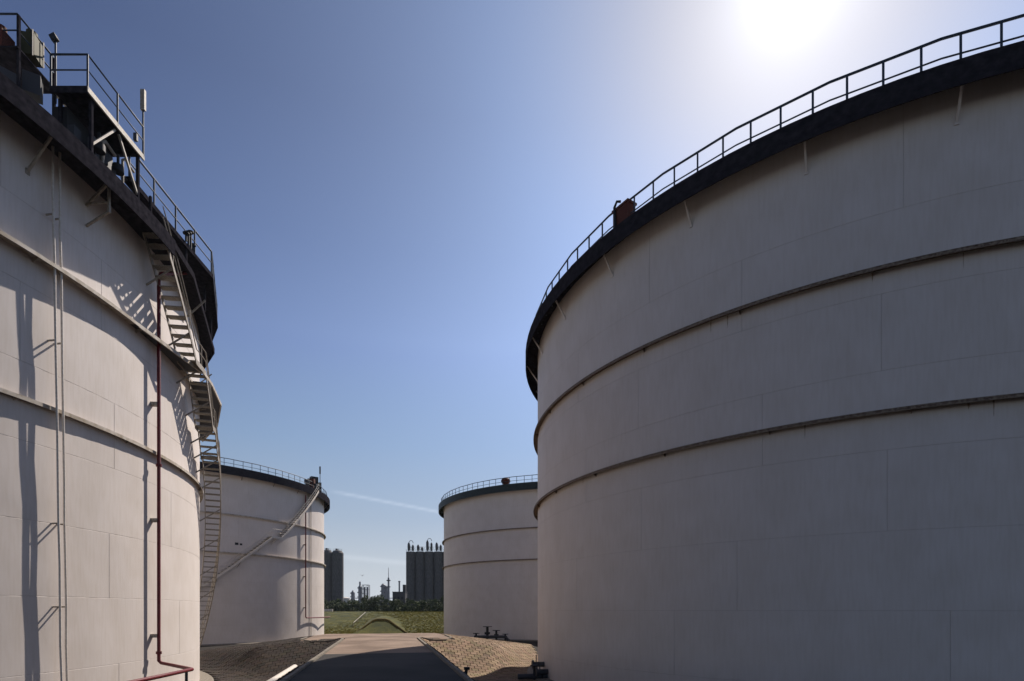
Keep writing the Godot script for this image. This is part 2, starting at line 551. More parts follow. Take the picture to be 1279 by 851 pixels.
func stair(tank: Node3D, r0: float, r1: float, nodes: Array, rise: float, m: Material, m_tread: Material, rail_high := 1.0, rail_every := 5, deep := 0.2) -> void:
	# nodes: [degrees, height] from top to bottom; a level run is a landing
	var top := group_node("spiral_stair", tank)
	var dir := 1.0 if float(nodes[-1][0]) > float(nodes[0][0]) else -1.0
	var n := 0
	var tread_mesh := {}
	for k in nodes.size() - 1:
		var a0: float = nodes[k][0]
		var a1: float = nodes[k + 1][0]
		var h0: float = nodes[k][1] + EYE
		var h1: float = nodes[k + 1][1] + EYE
		var lo := minf(a0, a1)
		var hi := maxf(a0, a1)
		if absf(h0 - h1) < 0.05:
			var mb := MB.new()
			mb.sweep([Vector2(r0, h0 - 0.07), Vector2(r1, h0 - 0.07), Vector2(r1, h0), Vector2(r0, h0)], lo, hi, 4)
			build("landing", mb, m_tread, top)
		else:
			var count := int(round((h0 - h1) / rise))
			var span := (a1 - a0) / count
			var key := "%.3f" % absf(span)
			if not tread_mesh.has(key):
				var mb := MB.new()
				# an open bar grating: bars with gaps between them
				var half := rad_to_deg(0.15 / r1)
				for b in 5:
					var t := lerpf(-half, half, b / 4.0)
					mb.sweep([Vector2(r0, -0.045), Vector2(r1, -0.045), Vector2(r1, 0), Vector2(r0, 0)], t - 0.055, t + 0.055, 1)
				tread_mesh[key] = mb.mesh()
			for i in count:
				var o := part("tread", tread_mesh[key], m_tread, top)
				o.rotation.y = deg_to_rad(a0 + span * (i + 0.5))
				o.position.y = h0 - rise * (i + 0.5)
		for side in [r0 - 0.03, r1 + 0.03]:
			var mb := MB.new()
			var up := h1 - h0 if a0 < a1 else h0 - h1
			var start := h0 if a0 < a1 else h1
			mb.sweep([Vector2(side - 0.02, start - deep), Vector2(side + 0.02, start - deep), Vector2(side + 0.02, start + 0.06), Vector2(side - 0.02, start + 0.06)], lo, hi, maxi(2, int((hi - lo) * 1.5)), true, up)
			build("stringer", mb, m, top)
		for lvl in ([rail_high, rail_high * 0.55] if rail_high > 0.5 else [rail_high]):
			var pts := []
			var cnt := maxi(2, int((hi - lo) * 1.2))
			for i in cnt + 1:
				var f := float(i) / cnt
				pts.append(pol(r1 + 0.03, lerpf(a0, a1, f), lerpf(h0, h1, f) + lvl))
			var mb := MB.new()
			mb.tube(pts, 0.025, 6)
			build("handrail", mb, m, top)
		var posts := maxi(1, int(absf(h0 - h1) / (rise * rail_every)))
		for i in posts:
			var f := (i + 0.5) / posts
			var p := pol(r1 + 0.03, lerpf(a0, a1, f), lerpf(h0, h1, f))
			var mb := MB.new()
			mb.tube([p, p + Vector3(0, rail_high, 0)], 0.022, 6)
			build("post", mb, m, top)
			var q := pol(tank.get_meta("r") - 0.005, lerpf(a0, a1, f), p.y - 0.9)
			var br := MB.new()
			br.bar(q, p + Vector3(0, -0.1, 0), 0.06, 0.06)
			build("bracket", br, m, top)

func tank(label: String, at: Vector2, r: float, top: float, rings: Array, ring_mat: Material, rim: Material, wide: float, near: bool, seams: Array, seed_: int, ring_wide := 0.3) -> Node3D:
	var t := thing("storage_tank", label, "storage tank", Vector3(at.x, 0, -at.y), "white storage tanks of the tank farm")
	t.set_meta("r", r)
	var th := top + EYE
	var mb := MB.new()
	mb.sweep([Vector2(r - 0.007, 0.0), Vector2(r - 0.007, th)], 0, 360, 180, false)
	build("shell", mb, M.backing, t)
	mb = MB.new()
	mb.sweep([Vector2(r + 0.04, th - 0.03), Vector2(r + 0.04, th), Vector2(r * 0.7, th + 0.75), Vector2(r * 0.35, th + 1.3), Vector2(0.02, th + 1.6)], 0, 360, 90, false)
	build("roof", mb, M.roof, t)
	var s := [0.02]
	for k in seams:
		if k < th - 0.6:
			s.append(k)
	s.append(th - 0.02)
	plates(t, r, s, 14, seed_)
	for h in rings:
		ring(t, r, ring_wide, h + EYE, 0, 360, 180, ring_mat)
	mb = MB.new()
	mb.sweep([Vector2(r - 0.05, -0.3), Vector2(r + 0.75, -0.3), Vector2(r + 0.75, 0.06), Vector2(r + 0.68, 0.12), Vector2(r - 0.05, 0.16)], 0, 360, 120)
	build("foundation_ring", mb, M.concrete, t)
	return t

# ------------------------------------------------------------------ vegetation and far things
func crown_mesh(seed_: int, tall: float, wide: float, leaves: int) -> ArrayMesh:
	var rr := RandomNumberGenerator.new()
	rr.seed = seed_
	var mb := MB.new()
	var clumps := []
	for k in 16:
		var a := rr.randf() * TAU
		var q := rr.randf()
		var f := lerpf(0.25, 0.95, q)
		var rad := wide * (0.75 - 0.55 * absf(q - 0.4)) * rr.randf_range(0.35, 1.0)
		clumps.append([Vector3(cos(a) * rad, tall * f, sin(a) * rad), rr.randf_range(0.22, 0.4) * wide])
	for k in leaves:
		var cl: Array = clumps[rr.randi() % clumps.size()]
		var d := Vector3(rr.randfn(), rr.randfn() * 0.8, rr.randfn()).normalized() * pow(rr.randf(), 0.4)
		var p: Vector3 = cl[0] + d * float(cl[1])
		var sz := rr.randf_range(0.14, 0.34)
		var x := Vector3(rr.randfn(), rr.randfn(), rr.randfn()).normalized()
		var y := x.cross(Vector3(rr.randfn(), rr.randfn(), rr.randfn())).normalized()
		var nn := x.cross(y)
		var tone := rr.randf_range(0.65, 1.35) * (0.8 + 0.12 * (seed_ % 5))
		mb.col = Color(0.06 * tone, 0.078 * tone, 0.026 * tone)
		mb.quad(p - x * sz, p - y * sz * 0.6, p + x * sz, p + y * sz * 0.6, nn)
	return mb.mesh(true)

func tree(label: String, x: float, z: float, tall: float, crown: ArrayMesh, scale_: float, turn: float) -> void:
	var t := thing("tree", label, "tree", Vector3(x, 0, -z), "dark trees beyond the grass dike")
	var mb := MB.new()
	mb.tube([Vector3(0, -0.2, 0), Vector3(0.05, tall * 0.3, 0.03), Vector3(0.1, tall * 0.55, -0.05)], 0.2, 7)
	for k in 4:
		var a := k * 1.7 + turn
		mb.tube([Vector3(0.05, tall * (0.25 + 0.07 * k), 0.02), Vector3(cos(a) * tall * 0.2, tall * (0.5 + 0.07 * k), sin(a) * tall * 0.2)], 0.08, 5)
	build("trunk", mb, M.bark, t)
	var c := part("crown", crown, M.leaf, t)
	c.scale = Vector3(scale_, tall / 9.0, scale_)
	c.rotation.y = turn

func sky_texture() -> ImageTexture:
	var W := 2048
	var H := 1024
	var im := Image.create(W, H, false, Image.FORMAT_RGBF)
	var els := [0.0, 4.0, 9.0, 16.0, 24.0, 32.0, 41.0, 60.0, 90.0]
	var cols := [Vector3(0.54, 0.585, 0.585), Vector3(0.44, 0.50, 0.52), Vector3(0.29, 0.37, 0.45), Vector3(0.18, 0.265, 0.40), Vector3(0.098, 0.15, 0.31), Vector3(0.056, 0.093, 0.215), Vector3(0.03, 0.052, 0.138), Vector3(0.022, 0.038, 0.10), Vector3(0.02, 0.035, 0.09)]
	var trails := []
	for k in [[Vector2(405, 612), Vector2(700, 669), 0.0017, 0.13], [Vector2(400, 693), Vector2(520, 705), 0.004, 0.06]]:
		var a := Vector3(k[0].x - 640.0, 762.0 - k[0].y, -700.0).normalized()
		var b := Vector3(k[1].x - 640.0, 762.0 - k[1].y, -700.0).normalized()
		trails.append([a.cross(b).normalized(), a, b, a.cross(b).normalized().cross(a).normalized(), a.angle_to(b), k[2], k[3]])
	var f := FastNoiseLite.new()
	f.seed = 4
	f.frequency = 0.02
	im.fill(Color(0.2, 0.18, 0.15))
	for y in H / 2:
		var el := (0.5 - (y + 0.5) / H) * PI
		var deg := rad_to_deg(el)
		var base := Vector3.ZERO
		for k in els.size() - 1:
			if deg >= els[k] and deg <= els[k + 1]:
				base = cols[k].lerp(cols[k + 1], (deg - els[k]) / (els[k + 1] - els[k]))
		var ce := cos(el)
		var air := clampf(pow(0.719 / maxf(sin(el), 0.05), 1.5), 0.8, 2.2)
		var se := sin(el)
		for x in W:
			var az := (x + 0.5) / W * TAU
			var d := Vector3(sin(az) * ce, se, -cos(az) * ce)
			var th := rad_to_deg(acos(clampf(d.dot(sun_dir), -1.0, 1.0)))
			var g := 0.62 * exp(-th / 2.6)
			var wide := Vector3(0.82, 0.74, 0.72).lerp(Vector3(0.70, 0.84, 1.2), smoothstep(4.0, 22.0, th)) * exp(-th / 16.0) * air * 1.14
			var c := base + wide + Vector3(g, g, g)
			if deg < 20.0 and d.z < -0.5:
				for t in trails:
					var off: float = d.dot(t[0])
					if absf(off) < t[5] * 3.0:
						var along := (d).signed_angle_to(t[1], t[0]) * -1.0
						if along > 0.0 and along < t[4]:
							var q: float = exp(-off * off / (t[5] * t[5])) * t[6] * 1.1 * smoothstep(0.0, 0.04, along)
							c += Vector3(q, q, q * 0.95)
			im.set_pixel(x, y, Color(c.x * lerpf(0.87, 0.79, smoothstep(2.0, 24.0, deg)), c.y * 0.84, c.z * 0.86))
	return ImageTexture.create_from_image(im)

# ------------------------------------------------------------------ scene
func _ready() -> void:
	rng.seed = 77
	# camera: level, lens shifted upwards so that verticals stay vertical
	var cam := Camera3D.new()
	cam.name = "camera"
	add_child(cam)
	cam.position = Vector3(0, EYE, 0)
	var near := 0.1
	cam.set_frustum(near * 851.0 / 700.0, Vector2(0, near * (762.0 - 425.5) / 700.0), near, 6000.0)
	cam.current = true
	var env := Environment.new()
	env.background_mode = Environment.BG_SKY
	var sm := PanoramaSkyMaterial.new()
	sm.panorama = sky_texture()
	var sk := Sky.new()
	sk.sky_material = sm
	env.sky = sk
	env.tonemap_mode = Environment.TONE_MAPPER_LINEAR
	env.tonemap_exposure = 1.28
	env.fog_enabled = true
	env.fog_density = 0.00012
	env.fog_light_color = Color(0.8, 0.86, 0.92)
	env.sdfgi_enabled = true
	env.ssao_enabled = true
	env.ssil_enabled = true
	var we := WorldEnvironment.new()
	we.name = "environment"
	we.environment = env
	add_child(we)
	var sun := DirectionalLight3D.new()
	sun.name = "sun"
	sun.light_energy = 1.6
	sun.light_color = Color(1.0, 0.955, 0.905)
	sun.light_angular_distance = 0.5
	sun.shadow_enabled = true
	add_child(sun)
	sun.look_at_from_position(sun_dir * 100.0, Vector3.ZERO, Vector3.UP)
	make_materials()
	setting()
	near_left_tank()
	near_right_tank()
	far_left_tank()
	far_right_tank()
	yard_things()
	far_things()

func setting() -> void:
	# the ground, one sheet to the horizon with the road embankment in it
	var xs := steps([[-3000, -400, 650], [-400, -60, 40], [-60, -34, 2.0], [-34, 14, 0.4], [14, 60, 4], [60, 400, 40], [400, 3000, 650]])
	var zs := steps([[-400, -20, 40], [-20, 4, 2], [4, 58, 0.4], [58, 90, 4], [90, 400, 40], [400, 4000, 600]])
	var ground := sheet("ground", xs, zs, gh, M.soil)
	struct(ground)
	# the road on the crest
	var mb := MB.new()
	for k in [[-2.0, 12.0, -HALF, HALF], [12.0, 20.4, -5.5, 5.0]]:
		var ns := int((k[1] - k[0]) / 0.5)
		var nt := int(ceil((k[3] - k[2]) / 0.5))
		for i in ns:
			for j in nt:
				var q := []
				for e in [[0, 0], [1, 0], [1, 1], [0, 1]]:
					var p := xz(lerpf(k[0], k[1], float(i + e[0]) / ns), lerpf(k[2], k[3], float(j + e[1]) / nt))
					q.append(w(p.x, gh(p.x, p.y) + 0.025, p.y))
				mb.quad(q[0], q[1], q[2], q[3], Vector3.UP)
	struct(build("road", mb, M.road))
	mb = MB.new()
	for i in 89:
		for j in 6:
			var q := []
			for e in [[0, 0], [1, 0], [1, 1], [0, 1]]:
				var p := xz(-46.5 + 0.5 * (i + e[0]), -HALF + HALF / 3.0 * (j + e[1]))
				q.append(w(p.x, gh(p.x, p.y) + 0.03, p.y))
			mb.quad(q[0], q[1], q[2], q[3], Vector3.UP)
	struct(build("shade_toned_road", mb, M.road_shade))  # same road, its tank shadow put in by a darker colour
	# kerb stones along both edges and round the corners
	var kerb := Node3D.new()
	kerb.name = "kerb"
	add_child(kerb)
	struct(kerb)
	var ks := MB.new()
	var sz := Vector3(0.16, 0.3, 0.985)
	ks.sweep([Vector2(-0.08, -0.15), Vector2(0.08, -0.15), Vector2(0.08, 0.07), Vector2(0.05, 0.1), Vector2(-0.08, 0.1)], 0, 0.001, 1)
	ks = MB.new()
	ks.box(Vector3(0, -0.03, 0), Vector3(0.16, 0.22, 0.985))
	ks.box(Vector3(0, 0.09, 0), Vector3(0.13, 0.024, 0.96))
	var km := ks.mesh()
	for side in [-1.0, 1.0]:
		var path := []
		var s := -30.0
		while s < 11.6:
			path.append(Vector2(s, side * (HALF + 0.09)))
			s += 1.0
		# the corner bends outwards along the crest
		for k in 9:
			path.append(Vector2(11.9 + 0.9 * maxf(k - 2, 0), side * (HALF + 0.3 + 0.9 * minf(k, 2.6 if side > 0.0 else 3.2))))
		for k in path.size() - 1:
			var a: Vector2 = xz(path[k].x, path[k].y)
			var b: Vector2 = xz(path[k + 1].x, path[k + 1].y)
			var pa := w(a.x, gh(a.x, a.y), a.y)
			var pb := w(b.x, gh(b.x, b.y), b.y)
			var o := part("kerb_stone", km, M.concrete, kerb)
			o.position = (pa + pb) * 0.5
			o.look_at_from_position(o.position, pb, Vector3.UP)
			o.position.y += rng.randf_range(-0.008, 0.008)
	# paving slabs on the slopes, too small to pick apart one by one
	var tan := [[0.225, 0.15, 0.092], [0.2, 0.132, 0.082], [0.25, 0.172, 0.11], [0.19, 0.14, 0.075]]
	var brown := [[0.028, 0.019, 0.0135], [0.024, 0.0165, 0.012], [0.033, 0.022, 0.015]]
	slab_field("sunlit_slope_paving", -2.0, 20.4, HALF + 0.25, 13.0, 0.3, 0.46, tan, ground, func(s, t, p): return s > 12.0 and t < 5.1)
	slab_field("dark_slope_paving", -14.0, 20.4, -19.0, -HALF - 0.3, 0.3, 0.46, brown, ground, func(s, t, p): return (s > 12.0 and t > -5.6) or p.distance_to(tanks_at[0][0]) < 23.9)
	# grass field and the outer dike
	var gx := steps([[-900, -120, 60], [-120, 40, 4], [40, 900, 60]])
	var gz := steps([[88, 100, 4], [100, 176, 2], [176, 300, 30]])
	var grass := sheet("grass_field", gx, gz, func(x, z): return dike(z) + 0.02 + 0.12 * sin(x * 0.11) * smoothstep(104.0, 130.0, z), M.grass)
	struct(grass)
	# a grassy causeway that climbs the dike, its blunt end facing the road, with a worn rim
	var rm := MB.new()
	var ed := MB.new()
	var prof := [Vector2(-4.7, 0.0), Vector2(-3.1, 1.0), Vector2(-1.35, 2.15), Vector2(-0.7, 2.35), Vector2(0.7, 2.35), Vector2(1.35, 2.15), Vector2(3.1, 1.0), Vector2(4.7, 0.0)]
	var zz := [99.0, 101.0, 108.0, 118.0, 130.0, 142.0]
	var cx := func(z: float) -> float: return lerpf(-23.1, -32.6, (z - 99.0) / 43.0)
	var up := func(p: Vector2, z: float) -> float: return maxf(BASE - 0.1 + p.y * 1.1, dike(z) - 0.1 + p.y * 0.35 * (1.0 - smoothstep(118.0, 142.0, z)))
	for i in prof.size() - 1:
		var a: Vector2 = prof[i]
		var b: Vector2 = prof[i + 1]
		var nn := Vector3(a.y - b.y, b.x - a.x, 0).normalized()
		for j in zz.size() - 1:
			var z0: float = zz[j]
			var z1: float = zz[j + 1]
			rm.quad(w(cx.call(z0) + a.x, up.call(a, z0), z0), w(cx.call(z0) + b.x, up.call(b, z0), z0), w(cx.call(z1) + b.x, up.call(b, z1), z1), w(cx.call(z1) + a.x, up.call(a, z1), z1), nn)
		# blunt end, leaning back a little, and the rim in front of it
		rm.quad(w(cx.call(99.0) + a.x, BASE - 0.2, 92.0), w(cx.call(99.0) + b.x, BASE - 0.2, 92.0), w(cx.call(99.0) + b.x, up.call(b, 99.0), 99.0), w(cx.call(99.0) + a.x, up.call(a, 99.0), 99.0), Vector3(0, 0.93, 0.36))
	var ramp := build("grass_ramp", rm, M.grass)
	struct(ramp)
	var rimline := []
	for p in prof:
		rimline.append(w(cx.call(99.0) + p.x, up.call(p, 99.0) + 0.05, 98.9))
	ed.tube(rimline, 0.28, 8)
	build("worn_edge", ed, M.worn, ramp)
	# tufts that break up the grass
	var tuft := MB.new()
	for k in 7:
		var a := k * 0.9
		var d := Vector3(cos(a), 0, sin(a))
		var sd := d.cross(Vector3.UP) * 0.05
		tuft.col = Color(0.12 + 0.03 * (k % 3), 0.125 + 0.02 * (k % 2), 0.026)
		var p := d * 0.12
		tuft.tri(p - sd, p + sd, p + d * 0.14 + Vector3(0, 0.15, 0), (d + Vector3.UP).normalized(), (d + Vector3.UP).normalized(), (d + Vector3.UP).normalized())
	var mm := MultiMesh.new()
	mm.transform_format = MultiMesh.TRANSFORM_3D
	mm.mesh = tuft.mesh(true)
	mm.instance_count = 9000
	for k in 9000:
		var z := 96.0 + 56.0 * pow(rng.randf(), 0.8)
		var x := rng.randf_range(-0.36, -0.1) * z
		var sc := rng.randf_range(0.5, 1.3)
		mm.set_instance_transform(k, Transform3D(Basis(Vector3.UP, rng.randf() * TAU).scaled(Vector3(sc, sc, sc)), w(x, dike(z) + 0.02, z)))
	var mi := MultiMeshInstance3D.new()
	mi.name = "grass_tufts"
	mi.multimesh = mm
	mi.material_override = M.blade
	mi.set_meta("kind", "stuff")
	tag(mi, "rough olive grass tufts growing on the dike", "grass")
	add_child(mi)

func near_left_tank() -> void:
	var r := 23.0
	var top := 16.9
	var t := tank("sunlit white tank at the left edge with outside stair and red pipe", Vector2(-38.82, 22.4), r, top, [6.98], M.ring, M.navy, 1.0, true, [2.13, 4.76, 7.3, 9.9, 12.5, 15.1, 17.8], 5, 0.2)
	var y := top + EYE
	var h1 := 11.83 + EYE
	# upper ring: narrow, but wide where the stair lands on it
	ring(t, r, 0.4, h1, 44, 362.0, 170, M.ring)
	flat_plate("stair_platform", t, r, [[2.0, r + 0.4], [13.2, r + 1.14]], h1, 0.03, 0.16, M.dark, M.ring)  # underside shade put into the plate colour; the edge keeps the ring tone
	flat_plate("stair_platform", t, r, [[16.6, r + 1.16], [24.0, r + 1.2], [34.0, r + 1.1], [44.0, r + 1.0]], h1, 0.03, 0.16, M.dark, M.ring)
	ring(t, r, 0.25, h1, 13.2, 16.6, 4, M.ring)
	var rim := MB.new()
	rim.bar(pol(r + 1.11, 13.2, h1 - 0.05), pol(r + 1.13, 16.6, h1 - 0.05), 0.06, 0.16)
	build("platform_edge", rim, M.ring, t)
	gussets(t, r, 0.2, 6.98 + EYE, 12.0, 1.5, M.ring)
	gussets(t, r, 0.4, h1, 12.0, 3.0, M.ring)
	# walkway round the top, wider by the stair head
	var deck := 15.98 + EYE
	var high := 17.5 + EYE
	walkway(t, "walkway", r, 1.27, deck, 49, 364.6, 150, M.navy, 0.62)
	flat_plate("stair_head_platform", t, r, [[0.5, r + 0.45], [16.5, r + 1.2], [30.0, r + 0.98], [42.0, r + 0.98], [49.0, r + 0.8]], high - 0.06, 0.06, 0.2, M.navy, M.navy)
	flat_plate("walkway", t, r, [[4.6, r + 1.27], [10.0, r + 1.1], [30.0, r + 0.8], [49.0, r + 0.8]], deck - 0.06, 0.06, 0.3, M.navy, M.navy)
	struts(t, r, 1.1, deck - 0.25, 24.0, -9.4, M.steel)
	for k in 6:
		var leg := MB.new()
		leg.bar(pol(r + 0.6, 3.0 + 8.0 * k, deck), pol(r + 0.6, 3.0 + 8.0 * k, high - 0.06), 0.09, 0.09)
		build("platform_leg", leg, M.navy, t)
	railing(t, r + 1.0, deck, 49.0, 340.0, 3.0, 0.4, 1.15)
	rail_along(t, [pol(r + 0.38, 0.5, high), pol(r + 1.14, 16.3, high), pol(r + 0.92, 30.0, high), pol(r + 0.92, 42.0, high), pol(r + 0.75, 48.0, high)], 1.15, 1.5)
	# stair down the right flank
	stair(t, r + 0.32, r + 1.08, [[3.0, 16.05], [10.6, 11.95], [14.0, 11.95], [17.4, 9.7], [19.0, 9.7], [21.2, 8.5], [22.6, 8.5], [50.0, -4.1]], 0.31, M.steel, M.tread)
	# hanging bracket frame under the walkway
	var fr := MB.new()
	var a := -3.8
	var o0 := pol(r + 0.1, a, y - 0.1)
	var o1 := pol(r + 0.9, a, y - 1.0)
	fr.bar(pol(r, a, y - 2.6), pol(r + 0.9, a, y - 2.1), 0.07, 0.07)
	fr.bar(pol(r + 0.9, a, y - 2.15), o1, 0.08, 0.08)
	fr.bar(pol(r, a, y - 1.8), pol(r + 0.9, a, y - 1.75), 0.05, 0.05)
	fr.bar(pol(r, a, y - 1.85), o1, 0.08, 0.08)
	build("bracket_frame", fr, M.steel, t)
	# two conduits down the shell, side by side
	for k in 2:
		var top_a: float = [-7.9, -7.28][k]
		var low_a: float = [-7.02, -6.5][k]
		var pts := []
		for i in 15:
			var f := i / 14.0
			pts.append(pol(r + 0.29 + 0.012 * sin(i * 1.9 + k), lerpf(low_a, top_a, f) + 0.02 * sin(i * 2.3 + k), lerpf(0.2, deck - 0.1, f)))
		var cm := MB.new()
		cm.tube(pts, 0.038, 10)
		var cn := build("conduit", cm, M.white, t)
		for h in [-2.9, 0.1, 3.0, 9.3, 13.6]:
			var f: float = (h + EYE - 0.2) / (deck - 0.3)
			var ca := lerpf(low_a, top_a, f)
			var b := MB.new()
			b.bar(pol(r - 0.01, ca, h + EYE), pol(r + 0.28, ca, h + EYE), 0.04, 0.05)
			build("bracket", b, M.steel, cn)
	# red foam pipe
	var pa := 5.95
	var d := 0.3
	var pipe := MB.new()
	var low := -2.4 + EYE
	pipe.tube([pol(r + 0.75, pa + 4.2, y - 0.9), pol(r + 0.6, pa + 2.0, y - 1.5), pol(r + d, pa + 0.4, y - 1.9), pol(r + d, pa, y - 2.25), pol(r + d, pa, low + 0.16), pol(r + d + 0.1, pa + 0.05, low + 0.04), w(-13.35, -2.42, 23.1) - t.position, w(-13.0, -2.42, 22.75) - t.position, w(-12.8, -2.42, 20.5) - t.position, w(-12.3, -2.42, 12.0) - t.position], 0.075, 10)
	var pn := build("foam_pipe", pipe, M.red, t)
	for h in [9.1, 3.96, -1.15]:
		var b := MB.new()
		b.box(pol(r + 0.13, pa, h + EYE), Vector3(0.28, 0.16, 0.2), Basis(Vector3.UP, deg_to_rad(pa)))
		build("bracket", b, M.steel, pn)
	for h in [-1.9, 6.4]:
		var b := MB.new()
		b.tube([pol(r + d, pa, h + EYE - 0.06), pol(r + d, pa, h + EYE + 0.06)], 0.12, 10)
		build("flange", b, M.red, pn)
	for z in [23.4, 16.0]:
		var b := MB.new()
		var px := -13.6 if z > 20.0 else -12.55
		b.tube([w(px, -4.4, z) - t.position, w(px, -2.48, z) - t.position], 0.06, 8)
		b.box(w(px, -4.27, z) - t.position, Vector3(0.3, 0.08, 0.3))
		build("pipe_support", b, M.dark, pn)
	# gauging platform above the rim
	var gp := group_node("gauging_platform", t)
	var P := t.position
	var pl := MB.new()
	pl.box(w(-15.65, 18.45, 21.3) - P, Vector3(1.3, 0.05, 3.0))
	build("deck", pl, M.navy, gp)
	var beam := MB.new()
	beam.box(w(-15.0, 18.4, 21.3) - P, Vector3(0.06, 0.2, 3.06))
	build("edge_beam", beam, M.steel, gp)
	beam = MB.new()
	beam.box(w(-15.65, 18.36, 19.78) - P, Vector3(1.3, 0.24, 0.06))
	build("edge_beam", beam, M.navy, gp)
	for z in [20.2, 20.8, 21.4, 22.0, 22.5]:
		var j := MB.new()
		j.box(w(-15.68, 18.34, z) - P, Vector3(1.24, 0.16, 0.07))
		build("joist", j, M.navy, gp)
	for k in [[-15.1, 20.1], [-15.1, 22.6], [-16.2, 20.1], [-16.2, 22.6]]:
		var j := MB.new()
		j.bar(w(k[0], 15.9, k[1]) - P, w(k[0], 18.3, k[1]) - P, 0.1, 0.1)
		build("leg", j, M.navy, gp)
	for k in [[20.1, 21.3], [22.6, 21.5]]:
		var j := MB.new()
		j.bar(w(-15.1, 16.7, k[0]) - P, w(-15.1, 18.25, k[1]) - P, 0.07, 0.07)
		build("brace", j, M.steel, gp)
	var up := MB.new()
	up.box(w(-17.3, 18.86, 19.6) - P, Vector3(1.5, 0.05, 1.7))
	build("deck", up, M.navy, gp)
	for k in [[-16.6, 18.85], [-16.6, 20.3], [-17.9, 18.85], [-17.9, 20.3]]:
		var j := MB.new()
		j.bar(w(k[0], 15.9, k[1]) - P, w(k[0], 20.0, k[1]) - P, 0.08, 0.08)
		build("leg", j, M.navy, gp)
	# steps between the two decks
	for k in 2:
		var j := MB.new()
		j.box(w(-16.5 + 0.28 * k, 18.72 - 0.14 * k, 20.5) - P, Vector3(0.26, 0.04, 0.7))
		build("step", j, M.tread, gp)
	for lvl in [[0.0, 0.035], [-0.55, 0.025]]:
		for path in [[[-18.0, 20.0, 18.8], [-16.6, 20.0, 18.8], [-16.6, 20.0, 20.3], [-16.3, 19.63, 19.8], [-15.0, 19.63, 19.8], [-15.0, 19.63, 22.8]]]:
			var pts := []
			for q in path:
				pts.append(w(q[0], q[1] + lvl[0], q[2]) - P)
			var j := MB.new()
			j.tube(pts, lvl[1], 6)
			build("handrail", j, M.rail, gp)
	for k in [[-15.0, 19.8], [-15.0, 21.3], [-15.0, 22.8], [-16.3, 19.8]]:
		var j := MB.new()
		j.tube([w(k[0], 18.4, k[1]) - P, w(k[0], 19.63, k[1]) - P], 0.035, 6)
		build("post", j, M.rail, gp)
	var cab := MB.new()
	cab.box(w(-16.25, 17.45, 21.3) - P, Vector3(0.5, 1.3, 2.3))
	build("cabinet", cab, M.black, gp)
	for q in [[-15.9, 17.2, 20.3, 0.5], [-15.8, 17.0, 21.0, 0.62], [-15.9, 17.5, 21.7, 0.45], [-15.7, 16.7, 22.3, 0.55], [-16.6, 18.1, 19.4, 0.7], [-17.0, 17.6, 18.8, 0.8]]:
		var j := MB.new()
		j.box(w(q[0], q[1], q[2]) - P, Vector3(q[3] * 0.6, q[3], q[3] * 0.7), Basis(Vector3.UP, q[3] * 3.0))
		build("equipment_box", j, M.dark, gp)
	# instrument boxes and masts on the platform
	var eq := MB.new()
	eq.box(w(-16.75, 19.55, 19.55) - P, Vector3(0.4, 0.75, 0.5), Basis(Vector3.UP, 0.2))
	eq.tube([w(-16.75, 19.9, 19.55) - P, w(-16.75, 20.12, 19.55) - P], 0.17, 10)
	build("instrument_box", eq, M.olive, gp)
	for z in [19.3, 19.75]:
		var j := MB.new()
		j.bar(w(-16.52, 19.1, z) - P, w(-16.52, 20.0, z) - P, 0.03, 0.03)
		build("conduit", j, M.steel, gp)
	eq = MB.new()
	eq.box(w(-17.3, 19.2, 19.0) - P, Vector3(0.45, 0.6, 0.5))
	eq.tube([w(-17.3, 19.5, 19.0) - P, w(-17.3, 19.75, 19.0) - P], 0.14, 10)
	build("valve_box", eq, M.rust, gp)
	var mast := MB.new()
	mast.tube([w(-16.58, 18.4, 20.35) - P, w(-16.58, 20.75, 20.35) - P], 0.035, 6)
	build("lamp_mast", mast, M.rail, gp)
	mast = MB.new()
	mast.box(w(-16.62, 20.75, 20.33) - P, Vector3(0.22, 0.24, 0.14), Basis(Vector3(0, 0, 1), 0.5))
	build("floodlight", mast, M.black, gp)
	mast = MB.new()
	mast.tube([w(-15.0, 18.4, 22.78) - P, w(-15.0, 20.4, 22.78) - P], 0.035, 6)
	build("antenna_mast", mast, M.rail, gp)
	mast = MB.new()
	mast.box(w(-15.0, 20.72, 22.78) - P, Vector3(0.17, 0.82, 0.12))
	build("antenna", mast, M.steel, gp)
	var small := MB.new()
	small.box(w(-15.25, 19.15, 22.7) - P, Vector3(0.14, 0.3, 0.1))
	build("junction_box", small, M.dark, gp)
	# pipework below the platform
	for k in [[20.6, 0.09, 17.3], [21.2, 0.06, 17.7], [21.8, 0.08, 17.2], [22.3, 0.05, 17.9]]:
		var j := MB.new()
		j.tube([w(-15.5, 16.5, k[0]) - P, w(-15.5, k[2], k[0]) - P, w(-15.5, k[2] + 0.15, k[0] + 0.15) - P, w(-15.6, k[2] + 0.15, k[0] + 0.8) - P], k[1], 8)
		build("pipe", j, M.steel if k[1] < 0.07 else M.dark, gp)
	for z in [20.9, 21.9]:
		var j := MB.new()
		j.tube([w(-15.4, 17.1, z) - P, w(-15.4, 17.35, z) - P], 0.2, 12)
		j.tube([w(-15.4, 17.35, z) - P, w(-15.4, 17.8, z) - P], 0.05, 6)
		build("valve", j, M.black, gp)
	# a valve cluster on the walkway by the stair head
	var vc := MB.new()
	for k in 4:
		var q := pol(r + 0.72, 10.2 + 0.7 * k, high)
		var hh := 0.35 + 0.22 * ((k * 7) % 3)
		vc.tube([q, q + Vector3(0, hh, 0)], 0.05, 6)
		vc.tube([q + Vector3(0, hh, 0), q + Vector3(0, hh + 0.05, 0)], 0.15, 8)
	build("valve_cluster", vc, M.black, t)

